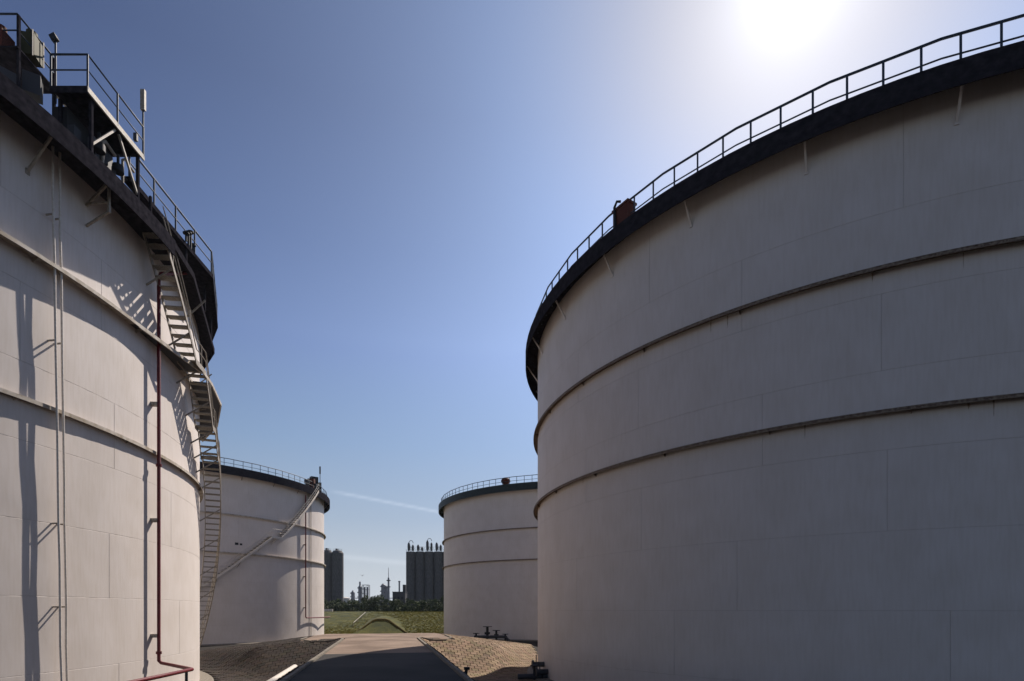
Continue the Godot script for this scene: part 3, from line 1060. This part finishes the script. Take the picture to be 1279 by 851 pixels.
func near_right_tank() -> void:
	var r := 21.1
	var top := 17.53
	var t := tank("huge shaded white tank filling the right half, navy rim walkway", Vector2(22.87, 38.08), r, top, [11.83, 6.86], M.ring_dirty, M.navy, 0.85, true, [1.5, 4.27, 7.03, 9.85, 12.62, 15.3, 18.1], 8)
	var y := top + EYE
	gussets(t, r, 0.3, 11.83 + EYE, 12.0, 1.0, M.ring_dirty)
	gussets(t, r, 0.3, 6.86 + EYE, 12.0, 4.0, M.ring_dirty)
	walkway(t, "walkway", r, 0.85, y, 0, 360, 126, M.navy, 0.78)
	struts(t, r, 0.85, y - 0.2, 12.0, -112.6, M.paint[0])
	railing(t, r + 0.3, y, -121.1, 238.9, 360.0 / 126.0, -122.53, 1.3)
	var runs := []
	for k in 12:
		runs.append([-172.0 + rng.randf() * 70.0, rng.randf_range(0.12, 0.55), rng.randf_range(0.03, 0.09)])
	rust_runs(t, r, 11.80 + EYE, runs.slice(0, 6))
	rust_runs(t, r, 6.83 + EYE, runs.slice(6))
	var v := MB.new()
	var a := -145.9
	var b := Basis(Vector3.UP, deg_to_rad(a))
	v.box(pol(r + 0.2, a, y + 0.6), Vector3(0.5, 1.1, 0.95), b)
	v.box(pol(r + 0.2, a, y + 1.2), Vector3(0.6, 0.1, 1.05), b)
	var vent := build("vent_box", v, M.rust, t)
	v = MB.new()
	v.tube([pol(r + 0.5, a - 0.7, y + 0.2), pol(r + 0.5, a - 0.9, y + 1.3), pol(r + 0.45, a - 0.6, y + 1.55), pol(r + 0.35, a - 0.2, y + 1.5)], 0.06, 8)
	build("vent_pipe", v, M.black, vent)
	# nozzles at the foot
	for k in [[-171.5, 0.9], [-168.8, 0.55]]:
		var nz := MB.new()
		nz.tube([pol(r - 0.05, k[0], k[1]), pol(r + 0.75, k[0], k[1])], 0.16, 12)
		nz.tube([pol(r + 0.66, k[0], k[1]), pol(r + 0.76, k[0], k[1])], 0.27, 14)
		nz.tube([pol(r + 0.5, k[0], k[1]), pol(r + 0.5, k[0], k[1] + 0.6)], 0.04, 6)
		build("nozzle", nz, M.dark, t)

func far_left_tank() -> void:
	var r := 21.1
	var top := 17.4
	var t := tank("smaller white tank behind the left one with a diagonal stair", Vector2(-50.2, 83.3), r, top, [11.75, 7.05], M.ring, M.navy, 0.9, false, [2.4, 5.1, 7.8, 10.6, 13.3, 16.4, 18.8], 11)
	var y := top + EYE
	walkway(t, "walkway", r, 0.9, y, 0, 360, 120, M.navy, 0.95)
	struts(t, r, 0.9, y, 12.0, -3.0, M.steel)
	railing(t, r + 0.4, y, 0, 360, 3.0, 1.5, 1.05, true)
	stair(t, r + 0.3, r + 1.1, [[-5.0, 17.3], [-26.0, 9.5], [-29.5, 9.5], [-51.0, 3.0], [-54.0, 3.0], [-78.0, -4.1]], 0.31, M.white, M.tread, 0.95, 6, 0.26)
	var pipe := MB.new()
	var pa := -10.9
	pipe.tube([pol(r + 0.3, pa, y - 1.2), pol(r + 0.3, pa, 3.3), pol(r + 0.35, pa + 0.3, 3.15), pol(r + 0.9, 6.0, 3.15), pol(r + 0.9, 20.0, 3.15)], 0.09, 8)
	var pn := build("foam_pipe", pipe, M.red, t)
	for h in [13.5, 9.0, 4.6]:
		var b := MB.new()
		b.box(pol(r + 0.13, pa, h), Vector3(0.28, 0.16, 0.2), Basis(Vector3.UP, deg_to_rad(pa)))
		build("bracket", b, M.steel, pn)
	var cond := MB.new()
	cond.tube([pol(r + 0.12, -6.0, 0.4), pol(r + 0.12, -6.0, y - 0.1)], 0.05, 6)
	build("conduit", cond, M.steel, t)
	# gear on the rim above the stair head
	var k := 0
	for q in [[-5.5, 1.6, 0.35, "rust"], [-3.2, 2.1, 0.4, "black"], [0.5, 1.5, 0.3, "black"], [3.5, 1.8, 0.22, "dark"], [-9.0, 1.2, 0.25, "dark"]]:
		var mb := MB.new()
		var p := pol(r + 0.1, q[0], y + 0.06)
		mb.tube([p, p + Vector3(0, q[1] * 0.6, 0)], q[2], 10)
		mb.box(p + Vector3(0, q[1] * 0.75, 0), Vector3(q[2] * 2.6, q[1] * 0.4, q[2] * 1.8), Basis(Vector3.UP, k * 0.7))
		build("rim_valve", mb, M[q[3]], t)
		k += 1
	var mast := MB.new()
	mast.tube([pol(r + 0.3, 2.1, y), pol(r + 0.3, 2.1, y + 3.0)], 0.05, 6)
	mast.tube([pol(r + 0.3, 2.1, y + 3.0), pol(r + 0.3, 2.1, y + 4.1)], 0.11, 6)
	build("antenna_mast", mast, M.black, t)
	# two black marks, the worn remains of a painted number
	for q in [[-41.2, 0.42, 0.3], [-39.6, 0.3, 0.24]]:
		var mb := MB.new()
		mb.sweep([Vector2(r + 0.004, 12.35), Vector2(r + 0.012, 12.35), Vector2(r + 0.012, 12.35 + q[2]), Vector2(r + 0.004, 12.35 + q[2])], q[0], q[0] + rad_to_deg(q[1] / r), 2)
		build("painted_mark", mb, M.black, t)

func far_right_tank() -> void:
	var r := 21.1
	var top := 17.4
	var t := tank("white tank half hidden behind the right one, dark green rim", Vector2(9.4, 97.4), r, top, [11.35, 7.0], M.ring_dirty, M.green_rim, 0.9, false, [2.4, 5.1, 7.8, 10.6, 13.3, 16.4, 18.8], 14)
	var y := top + EYE
	walkway(t, "walkway", r, 0.9, y, 0, 360, 120, M.green_rim, 0.95)
	railing(t, r + 0.4, y, 0, 360, 3.0, 1.5, 1.1, true)
	var v := MB.new()
	var a := -119.5
	v.tube([pol(r - 0.2, a, y), pol(r - 0.2, a, y + 0.5)], 0.4, 12)
	var ball := []
	for k in 9:
		ball.append(Vector2(0.66 * sin(PI * k / 8.0) + 0.01, y + 0.8 - 0.5 * cos(PI * k / 8.0)))
	var vb := MB.new()
	vb.sweep(ball, 0, 360, 14, false)
	for k in vb.v.size():
		vb.v[k] += pol(r - 0.2, a, 0)
	v.v.append_array(vb.v); v.n.append_array(vb.n); v.c.append_array(vb.c)
	build("vent", v, M.rust, t)

func yard_things() -> void:
	# white pipe on the verge left of the road
	var p := thing("white_pipe", "thick white pipe lying beside the left kerb of the road", "pipe", Vector3.ZERO)
	var mb := MB.new()
	var pts := []
	for k in 7:
		var s := -4.2 - 2.4 * k
		var q := xz(s, -HALF - 0.95)
		pts.append(w(q.x, gh(q.x, q.y) + 0.12, q.y))
	mb.tube(pts, 0.135, 14)
	build("tube", mb, M.white, p)
	for k in [0.6, 3.0, 5.2]:
		var s: float = -4.2 - 2.4 * k
		var q := xz(s, -HALF - 0.95)
		var g := gh(q.x, q.y)
		mb = MB.new()
		mb.box(w(q.x, g - 0.05, q.y), Vector3(0.42, 0.12, 0.2), Basis(Vector3.UP, -0.22))
		build("support", mb, M.concrete, p)
	# short dark post on the right slope
	var q := xz(4.6, 4.9)
	var b := thing("marker_post", "short black post standing on the paved slope right of the road", "post", w(q.x, gh(q.x, q.y), q.y))
	mb = MB.new()
	mb.tube([Vector3(0, -0.2, 0), Vector3(0.12, 0.55, 0)], 0.1, 10)
	build("stem", mb, M.black, b)
	mb = MB.new()
	mb.box(Vector3(0.14, 0.62, 0), Vector3(0.34, 0.16, 0.24))
	build("cap", mb, M.black, b)
	# valve manifold at the foot of the far right tank
	var v := thing("valve_manifold", "dark valves and pipes at the foot of the far right tank", "valve", w(-3.3, BASE, 75.0))
	for k in [[-1.5, 1.1, 0.22], [0.0, 2.0, 0.3], [1.2, 1.5, 0.25], [2.4, 1.0, 0.2]]:
		mb = MB.new()
		mb.tube([Vector3(k[0], 0, 0), Vector3(k[0], k[1], 0)], k[2] * 0.6, 8)
		mb.tube([Vector3(k[0], k[1], 0), Vector3(k[0], k[1] + 0.08, 0)], k[2] * 2.0, 12)
		mb.tube([Vector3(k[0], k[1] * 0.5, 0), Vector3(k[0], k[1] * 0.5 + 0.3, 0)], k[2] * 1.3, 10)
		build("valve", mb, M.black, v)
	mb = MB.new()
	mb.tube([Vector3(-1.6, 0.7, 0.3), Vector3(2.4, 0.7, 0.3)], 0.2, 10)
	mb.tube([Vector3(2.4, 0.7, 0.3), Vector3(2.8, 0.3, 0.3), Vector3(2.8, -0.2, 0.3)], 0.2, 10)
	build("header_pipe", mb, M.dark, v)
	# valve gear at the foot of the near right tank
	var g := thing("ground_valve", "black valve gear on the ground by the right tank foot", "valve", w(1.35, BASE, 34.0))
	for k in [[0.0, 0.9], [0.5, 0.6]]:
		mb = MB.new()
		mb.tube([Vector3(k[0], 0, 0), Vector3(k[0], k[1], 0)], 0.07, 8)
		mb.tube([Vector3(k[0], k[1], 0), Vector3(k[0], k[1] + 0.05, 0)], 0.25, 12)
		build("handwheel", mb, M.black, g)
	mb = MB.new()
	mb.tube([Vector3(-1.0, 0.25, 0), Vector3(1.2, 0.25, -0.2)], 0.17, 10)
	build("pipe", mb, M.dark, g)
	# pale handrail on the dike slope
	var hr := thing("dike_handrail", "thin pale handrail slanting up the left grass slope", "handrail")
	mb = MB.new()
	mb.tube([w(-33.4, dike(118.0) + 0.9, 118.0), w(-35.6, dike(136.0) + 0.9, 136.0)], 0.07, 6)
	build("rail", mb, M.steel, hr)
	for k in 4:
		var f := k / 3.0
		var zz := lerpf(118.0, 136.0, f)
		mb = MB.new()
		mb.tube([w(lerpf(-33.4, -35.6, f), dike(zz) - 0.1, zz), w(lerpf(-33.4, -35.6, f), dike(zz) + 0.9, zz)], 0.05, 6)
		build("post", mb, M.steel, hr)
	# white barrier before the trees
	var wb := thing("white_barrier", "long low white barrier in front of the dark trees", "barrier", w(-50.6, dike(153.0), 153.0))
	for k in 3:
		mb = MB.new()
		mb.box(Vector3(-1.12 + 1.12 * k, 0.45, 0), Vector3(1.08, 0.75, 0.35))
		mb.box(Vector3(-1.12 + 1.12 * k, 0.04, 0), Vector3(1.08, 0.14, 0.6))
		build("block", mb, M.white, wb)
	# a gull in the gap
	var gull := thing("gull", "small dark gull flying above the distant refinery", "bird", w(-32.1, 7.3, 120.0))
	mb = MB.new()
	for s in [-1.0, 1.0]:
		var root0 := Vector3(s * 0.06, 0.03, -0.1)
		var root1 := Vector3(s * 0.06, 0.03, 0.12)
		var el0 := Vector3(s * 0.32, 0.2, -0.12)
		var el1 := Vector3(s * 0.32, 0.2, 0.08)
		var tip := Vector3(s * 0.62, 0.1, 0.1)
		for d in [0.012, -0.012]:
			var o := Vector3(0, d, 0)
			mb.quad(root0 + o, el0 + o, el1 + o, root1 + o, Vector3(0, signf(d), 0))
			mb.tri(el0 + o, tip, el1 + o, Vector3(0, signf(d), 0), Vector3(0, signf(d), 0), Vector3(0, signf(d), 0))
	var wing := mb
	mb = MB.new()
	var prof := [[-0.26, 0.01], [-0.2, 0.035], [-0.1, 0.07], [0.05, 0.075], [0.2, 0.04], [0.32, 0.015]]
	for i in prof.size() - 1:
		for k in 8:
			var a0 := TAU * k / 8
			var a1 := TAU * (k + 1) / 8
			var f := func(e, a): return Vector3(cos(a) * e[1], sin(a) * e[1], e[0])
			mb.quad4(f.call(prof[i], a0), f.call(prof[i], a1), f.call(prof[i + 1], a1), f.call(prof[i + 1], a0), Vector3(cos(a0), sin(a0), 0), Vector3(cos(a1), sin(a1), 0), Vector3(cos(a1), sin(a1), 0), Vector3(cos(a0), sin(a0), 0))
	build("body", mb, M.dark, gull)
	build("wings", wing, M.dark, gull)

func far_things() -> void:
	# trees beyond the dike
	var crowns := []
	for k in 5:
		crowns.append(crown_mesh(100 + k, 9.0, 3.6, 2600))
	var nth := ["first", "second", "third", "fourth", "fifth", "sixth", "seventh", "eighth", "ninth", "tenth", "eleventh", "twelfth", "thirteenth", "fourteenth", "fifteenth", "sixteenth", "seventeenth", "eighteenth"]
	var k := 0
	for z in [186.0, 200.0]:
		var px := 401.0 if z < 190.0 else 406.0
		var i := 0
		while px < 562.0:
			var x: float = (px - 640.0) / 700.0 * z + rng.randf_range(-0.6, 0.6)
			var tall := rng.randf_range(5.6, 8.4) + (1.2 if z > 190.0 else 0.0)
			tree("dark green tree, %s from the left in the %s row beyond the dike" % [nth[i], "front" if z < 190.0 else "rear"], x, z + rng.randf_range(-2, 2), tall, crowns[k % 5], rng.randf_range(0.8, 1.15), rng.randf() * TAU)
			px += rng.randf_range(10.0, 15.0)
			i += 1
			k += 1
	# the right-hand silos
	var zc := 262.0
	for i in 5:
		var cx := (513.5 + 11.6 * i - 640.0) / 700.0 * zc
		var place: String = ["leftmost", "second", "third", "fourth", "fifth", "sixth"][i]
		var s := thing("concrete_silo", "dark grey silo, %s of the right-hand row" % place, "silo", w(cx, BASE, zc), "right-hand row of grey silos")
		var top := 26.9 - BASE
		var mb := MB.new()
		mb.sweep([Vector2(2.165, 0), Vector2(2.165, top), Vector2(2.05, top + 0.12), Vector2(0.01, top + 0.3)], 0, 360, 28, false)
		build("wall", mb, M.silo, s)
		mb = MB.new()
		mb.sweep([Vector2(2.15, top - 0.5), Vector2(2.168, top - 0.5), Vector2(2.168, top + 0.14), Vector2(2.06, top + 0.14)], 0, 360, 28)
		build("cornice", mb, M.silo, s)
		# filter unit, stand and swan-neck duct on the roof
		mb = MB.new()
		for q in [[-1.2, 0], [-0.2, 0.5], [0.5, -0.5], [1.3, 0.2]]:
			mb.bar(Vector3(q[0], top, q[1]), Vector3(q[0] * 0.7, top + 2.6, q[1]), 0.12, 0.12)
		build("stand", mb, M.plant_dark, s)
		var tall := 4.6 if i % 3 == 2 else (2.6 if i % 3 == 1 else 3.6)
		mb = MB.new()
		mb.sweep([Vector2(0.25, top + 0.5), Vector2(0.62, top + 1.6), Vector2(0.62, top + tall), Vector2(0.3, top + tall + 0.9), Vector2(0.05, top + tall + 0.95)], 0, 360, 12, false)
		for j in mb.v.size():
			mb.v[j].x -= 0.9
		build("filter", mb, M.plant_dark, s)
		mb = MB.new()
		mb.sweep([Vector2(0.2, top + 0.5), Vector2(0.5, top + 1.4), Vector2(0.5, top + tall - 0.6), Vector2(0.1, top + tall)], 0, 360, 12, false)
		for j in mb.v.size():
			mb.v[j].x += 1.0
		build("filter", mb, M.plant_dark, s)
		var pts := []
		for j in 9:
			var a := PI * j / 8.0
			pts.append(Vector3(-0.9 + 1.0 - cos(a) * 1.0, top + tall + 0.6 + sin(a) * 1.3, 0))
		mb = MB.new()
		mb.tube(pts, 0.13, 7)
		if i % 2 == 0:
			build("duct", mb, M.plant_dark, s)
		mb = MB.new()
		for lv in [0.55, 1.1]:
			mb.tube([Vector3(-2.1, top + lv, 1.2), Vector3(2.1, top + lv, 1.2)], 0.04, 5)
		for j in 4:
			mb.tube([Vector3(-1.8 + 1.2 * j, top, 1.2), Vector3(-1.8 + 1.2 * j, top + 1.1, 1.2)], 0.04, 5)
		build("roof_railing", mb, M.plant_dark, s)
		mb = MB.new()
		for j in 3:
			var bx := -1.5 + 1.4 * j
			mb.bar(Vector3(bx, top, -0.6), Vector3(bx, top + tall - 0.4, -0.6), 0.09, 0.09)
			mb.bar(Vector3(bx, top + 1.2, -0.6), Vector3(bx + 1.0, top + 2.6, -0.6), 0.07, 0.07)
			mb.bar(Vector3(bx + 1.0, top + 1.2, -0.6), Vector3(bx, top + 2.6, -0.6), 0.07, 0.07)
		mb.bar(Vector3(-1.9, top + 2.6, -0.6), Vector3(1.9, top + 2.6, -0.6), 0.09, 0.09)
		build("lattice", mb, M.plant_dark, s)
	# the left-hand silos
	var zl := 245.0
	for q in [[409.5, 4.2, 26.2, "narrower"], [422.0, 5.1, 26.0, "right-hand wider"]]:
		var s := thing("concrete_silo", "%s grey silo of the pair beside the far left tank" % q[3], "silo", w((q[0] - 640.0) / 700.0 * zl, BASE, zl), "left-hand group of grey silos")
		var rr: float = q[1] * 0.5
		var top: float = q[2] - BASE
		var mb := MB.new()
		mb.sweep([Vector2(rr, 0), Vector2(rr, top - 1.3), Vector2(rr * 0.72, top - 0.25), Vector2(rr * 0.3, top), Vector2(0.01, top)], 0, 360, 28, false)
		build("wall", mb, M.silo, s)
		mb = MB.new()
		mb.box(Vector3(-0.4, top + 0.35, 0), Vector3(0.8, 0.8, 0.8))
		mb.tube([Vector3(0.5, top - 0.2, 0), Vector3(0.5, top + 0.7, 0)], 0.12, 6)
		build("roof_hatch", mb, M.plant_dark, s)
		mb = MB.new()
		for lv in [0.3, 0.8]:
			mb.sweep([Vector2(rr * 0.78, top - 0.35 + lv), Vector2(rr * 0.8, top - 0.35 + lv), Vector2(rr * 0.8, top - 0.3 + lv)], 0, 360, 20)
		build("roof_railing", mb, M.plant_dark, s)
	# dark building at the foot of the right silos
	var zb := 235.0
	var db := thing("plant_building", "dark blocky plant building left of the silo row", "building", w((500.0 - 640.0) / 700.0 * zb, BASE, zb))
	var mb2 := MB.new()
	mb2.box(Vector3(0, 5.8, 0), Vector3(5.2, 11.6, 5.0))
	build("wall", mb2, M.plant_dark, db)
	mb2 = MB.new()
	mb2.box(Vector3(0, 11.7, 0), Vector3(5.5, 0.25, 5.3))
	build("roof", mb2, M.plant_dark, db)
	mb2 = MB.new()
	mb2.box(Vector3(1.9, 13.3, 0), Vector3(1.2, 3.0, 1.6))
	build("penthouse", mb2, M.plant_dark, db)
	for j in 3:
		mb2 = MB.new()
		mb2.box(Vector3(-1.6 + 1.5 * j, 9.2, 2.51), Vector3(0.8, 1.1, 0.06))
		build("window", mb2, M.black, db)
	# the refinery
	var zr := 520.0
	var R := func(px: float) -> float: return (px - 640.0) / 700.0 * zr
	var H := func(py: float) -> float: return (762.0 - py) / 700.0 * zr - BASE
	for q in [[450.0, 4.2, 727.0, 733.0, "twin-tiered grey column of the refinery, left of the frame tower"], [479.0, 5.2, 729.5, 731.0, "plain dark column left of the refinery chimney"], [482.5, 3.4, 732.0, 733.0, "slim pale column between plain column and chimney"], [441.0, 4.0, 738.0, 740.0, "short stubby column at the left of the refinery"]]:
		var c := thing("process_column", q[4], "column", w(R.call(q[0]), BASE, zr))
		var rr: float = q[1] * 0.5 * 520.0 / 700.0
		var y1: float = H.call(q[3])
		var y2: float = H.call(q[2])
		var mb := MB.new()
		mb.sweep([Vector2(rr, 0), Vector2(rr, y1), Vector2(rr * 0.5, y1 + 0.8), Vector2(rr * 0.5, y2), Vector2(0.01, y2 + 0.3)], 0, 360, 16, false)
		build("shell", mb, M.plant, c)
		for lv in 4:
			mb = MB.new()
			mb.sweep([Vector2(rr, y1 * (0.45 + 0.16 * lv)), Vector2(rr + 0.8, y1 * (0.45 + 0.16 * lv)), Vector2(rr + 0.8, y1 * (0.45 + 0.16 * lv) + 1.0), Vector2(rr, y1 * (0.45 + 0.16 * lv) + 0.2)], 20 * lv, 200 + 20 * lv, 12)
			build("platform", mb, M.plant_dark, c)
		mb = MB.new()
		mb.tube([Vector3(rr + 0.5, 0, 0.5), Vector3(rr + 0.5, y1 * 0.95, 0.5), Vector3(0, y1 + 1.0, 0.3)], 0.25, 6)
		build("pipe", mb, M.plant, c)
	var ft := thing("frame_tower", "grey steel frame tower of the refinery with open floors", "tower", w(R.call(457.5), BASE, zr))
	var fw := 5.6
	var fh: float = H.call(731.0)
	for sx in [-1.0, 1.0]:
		for sz in [-1.0, 1.0]:
			var mb := MB.new()
			mb.bar(Vector3(sx * fw * 0.5, 0, sz * 2.5), Vector3(sx * fw * 0.5, fh, sz * 2.5), 0.5, 0.5)
			build("leg", mb, M.plant, ft)
	for lv in 6:
		var mb := MB.new()
		mb.box(Vector3(0, fh * (0.25 + 0.15 * lv), 0), Vector3(fw, 0.35, 5.2))
		build("floor", mb, M.plant, ft)
		mb = MB.new()
		mb.bar(Vector3(-fw * 0.5, fh * (0.25 + 0.15 * lv), 2.5), Vector3(fw * 0.5, fh * minf(1.0, 0.4 + 0.15 * lv), 2.5), 0.25, 0.25)
		build("brace", mb, M.plant, ft)
	for sx in [-1.3, 1.4]:
		var mb := MB.new()
		mb.tube([Vector3(sx, 0, 0), Vector3(sx, fh * 0.93, 0)], 1.0, 12)
		build("vessel", mb, M.plant, ft)
	var ch := thing("refinery_chimney", "tall tapered refinery chimney ending in a thin mast", "chimney", w(R.call(485.7), BASE, zr))
	var cm := MB.new()
	cm.sweep([Vector2(1.5, 0), Vector2(0.8, H.call(722.0)), Vector2(0.3, H.call(721.5)), Vector2(0.2, H.call(709.5)), Vector2(0.01, H.call(709.3))], 0, 360, 14, false)
	build("stack", cm, M.plant, ch)
	for lv in [726.0, 734.0]:
		cm = MB.new()
		cm.sweep([Vector2(0.9, H.call(lv)), Vector2(1.9, H.call(lv)), Vector2(1.9, H.call(lv) + 0.9), Vector2(1.8, H.call(lv) + 0.2), Vector2(0.9, H.call(lv) + 0.2)], 0, 360, 14)
		build("platform", cm, M.plant_dark, ch)
	var pole := thing("flue_pipe", "thin straight flue beside the dark plant building", "chimney", w(R.call(499.2), BASE, zr))
	cm = MB.new()
	cm.sweep([Vector2(0.8, 0), Vector2(0.75, H.call(726.3)), Vector2(0.01, H.call(726.2))], 0, 360, 12, false)
	build("stack", cm, M.plant, pole)
	cm = MB.new()
	cm.sweep([Vector2(0.7, H.call(727.5)), Vector2(1.0, H.call(727.5)), Vector2(1.0, H.call(726.0)), Vector2(0.7, H.call(726.0))], 0, 360, 12)
	build("collar", cm, M.plant_dark, pole)
	for q in [[448.0, 11.0, 746.0, "low white product tank below the frame tower"], [470.0, 8.0, 748.0, "low white product tank left of the plain column"]]:
		var lt := thing("product_tank", q[3], "storage tank", w(R.call(q[0]), BASE, zr - 40.0), "low white product tanks")
		var rr: float = q[1] * 0.5 * 480.0 / 700.0
		var yy: float = (762.0 - q[2]) / 700.0 * (zr - 40.0) - BASE
		cm = MB.new()
		cm.sweep([Vector2(rr, 0), Vector2(rr, yy - 1.0)], 0, 360, 24, false)
		build("shell", cm, M.white, lt)
		cm = MB.new()
		cm.sweep([Vector2(rr + 0.1, yy - 1.0), Vector2(rr * 0.5, yy - 0.3), Vector2(0.01, yy)], 0, 360, 24, false)
		build("roof", cm, M.white, lt)
	var shed := thing("process_shed", "low grey process shed joining the refinery columns", "building", w(R.call(468.0), BASE, zr + 10.0))
	cm = MB.new()
	cm.box(Vector3(0, 6.5, 0), Vector3(40, 13, 12))
	build("wall", cm, M.plant, shed)
	cm = MB.new()
	cm.box(Vector3(-9, 13.6, 0), Vector3(14, 1.6, 9))
	build("roof", cm, M.plant_dark, shed)
	cm = MB.new()
	cm.tube([Vector3(-20, 15.2, 6), Vector3(18, 15.2, 6)], 0.4, 6)
	build("pipe_rack", cm, M.plant, shed)
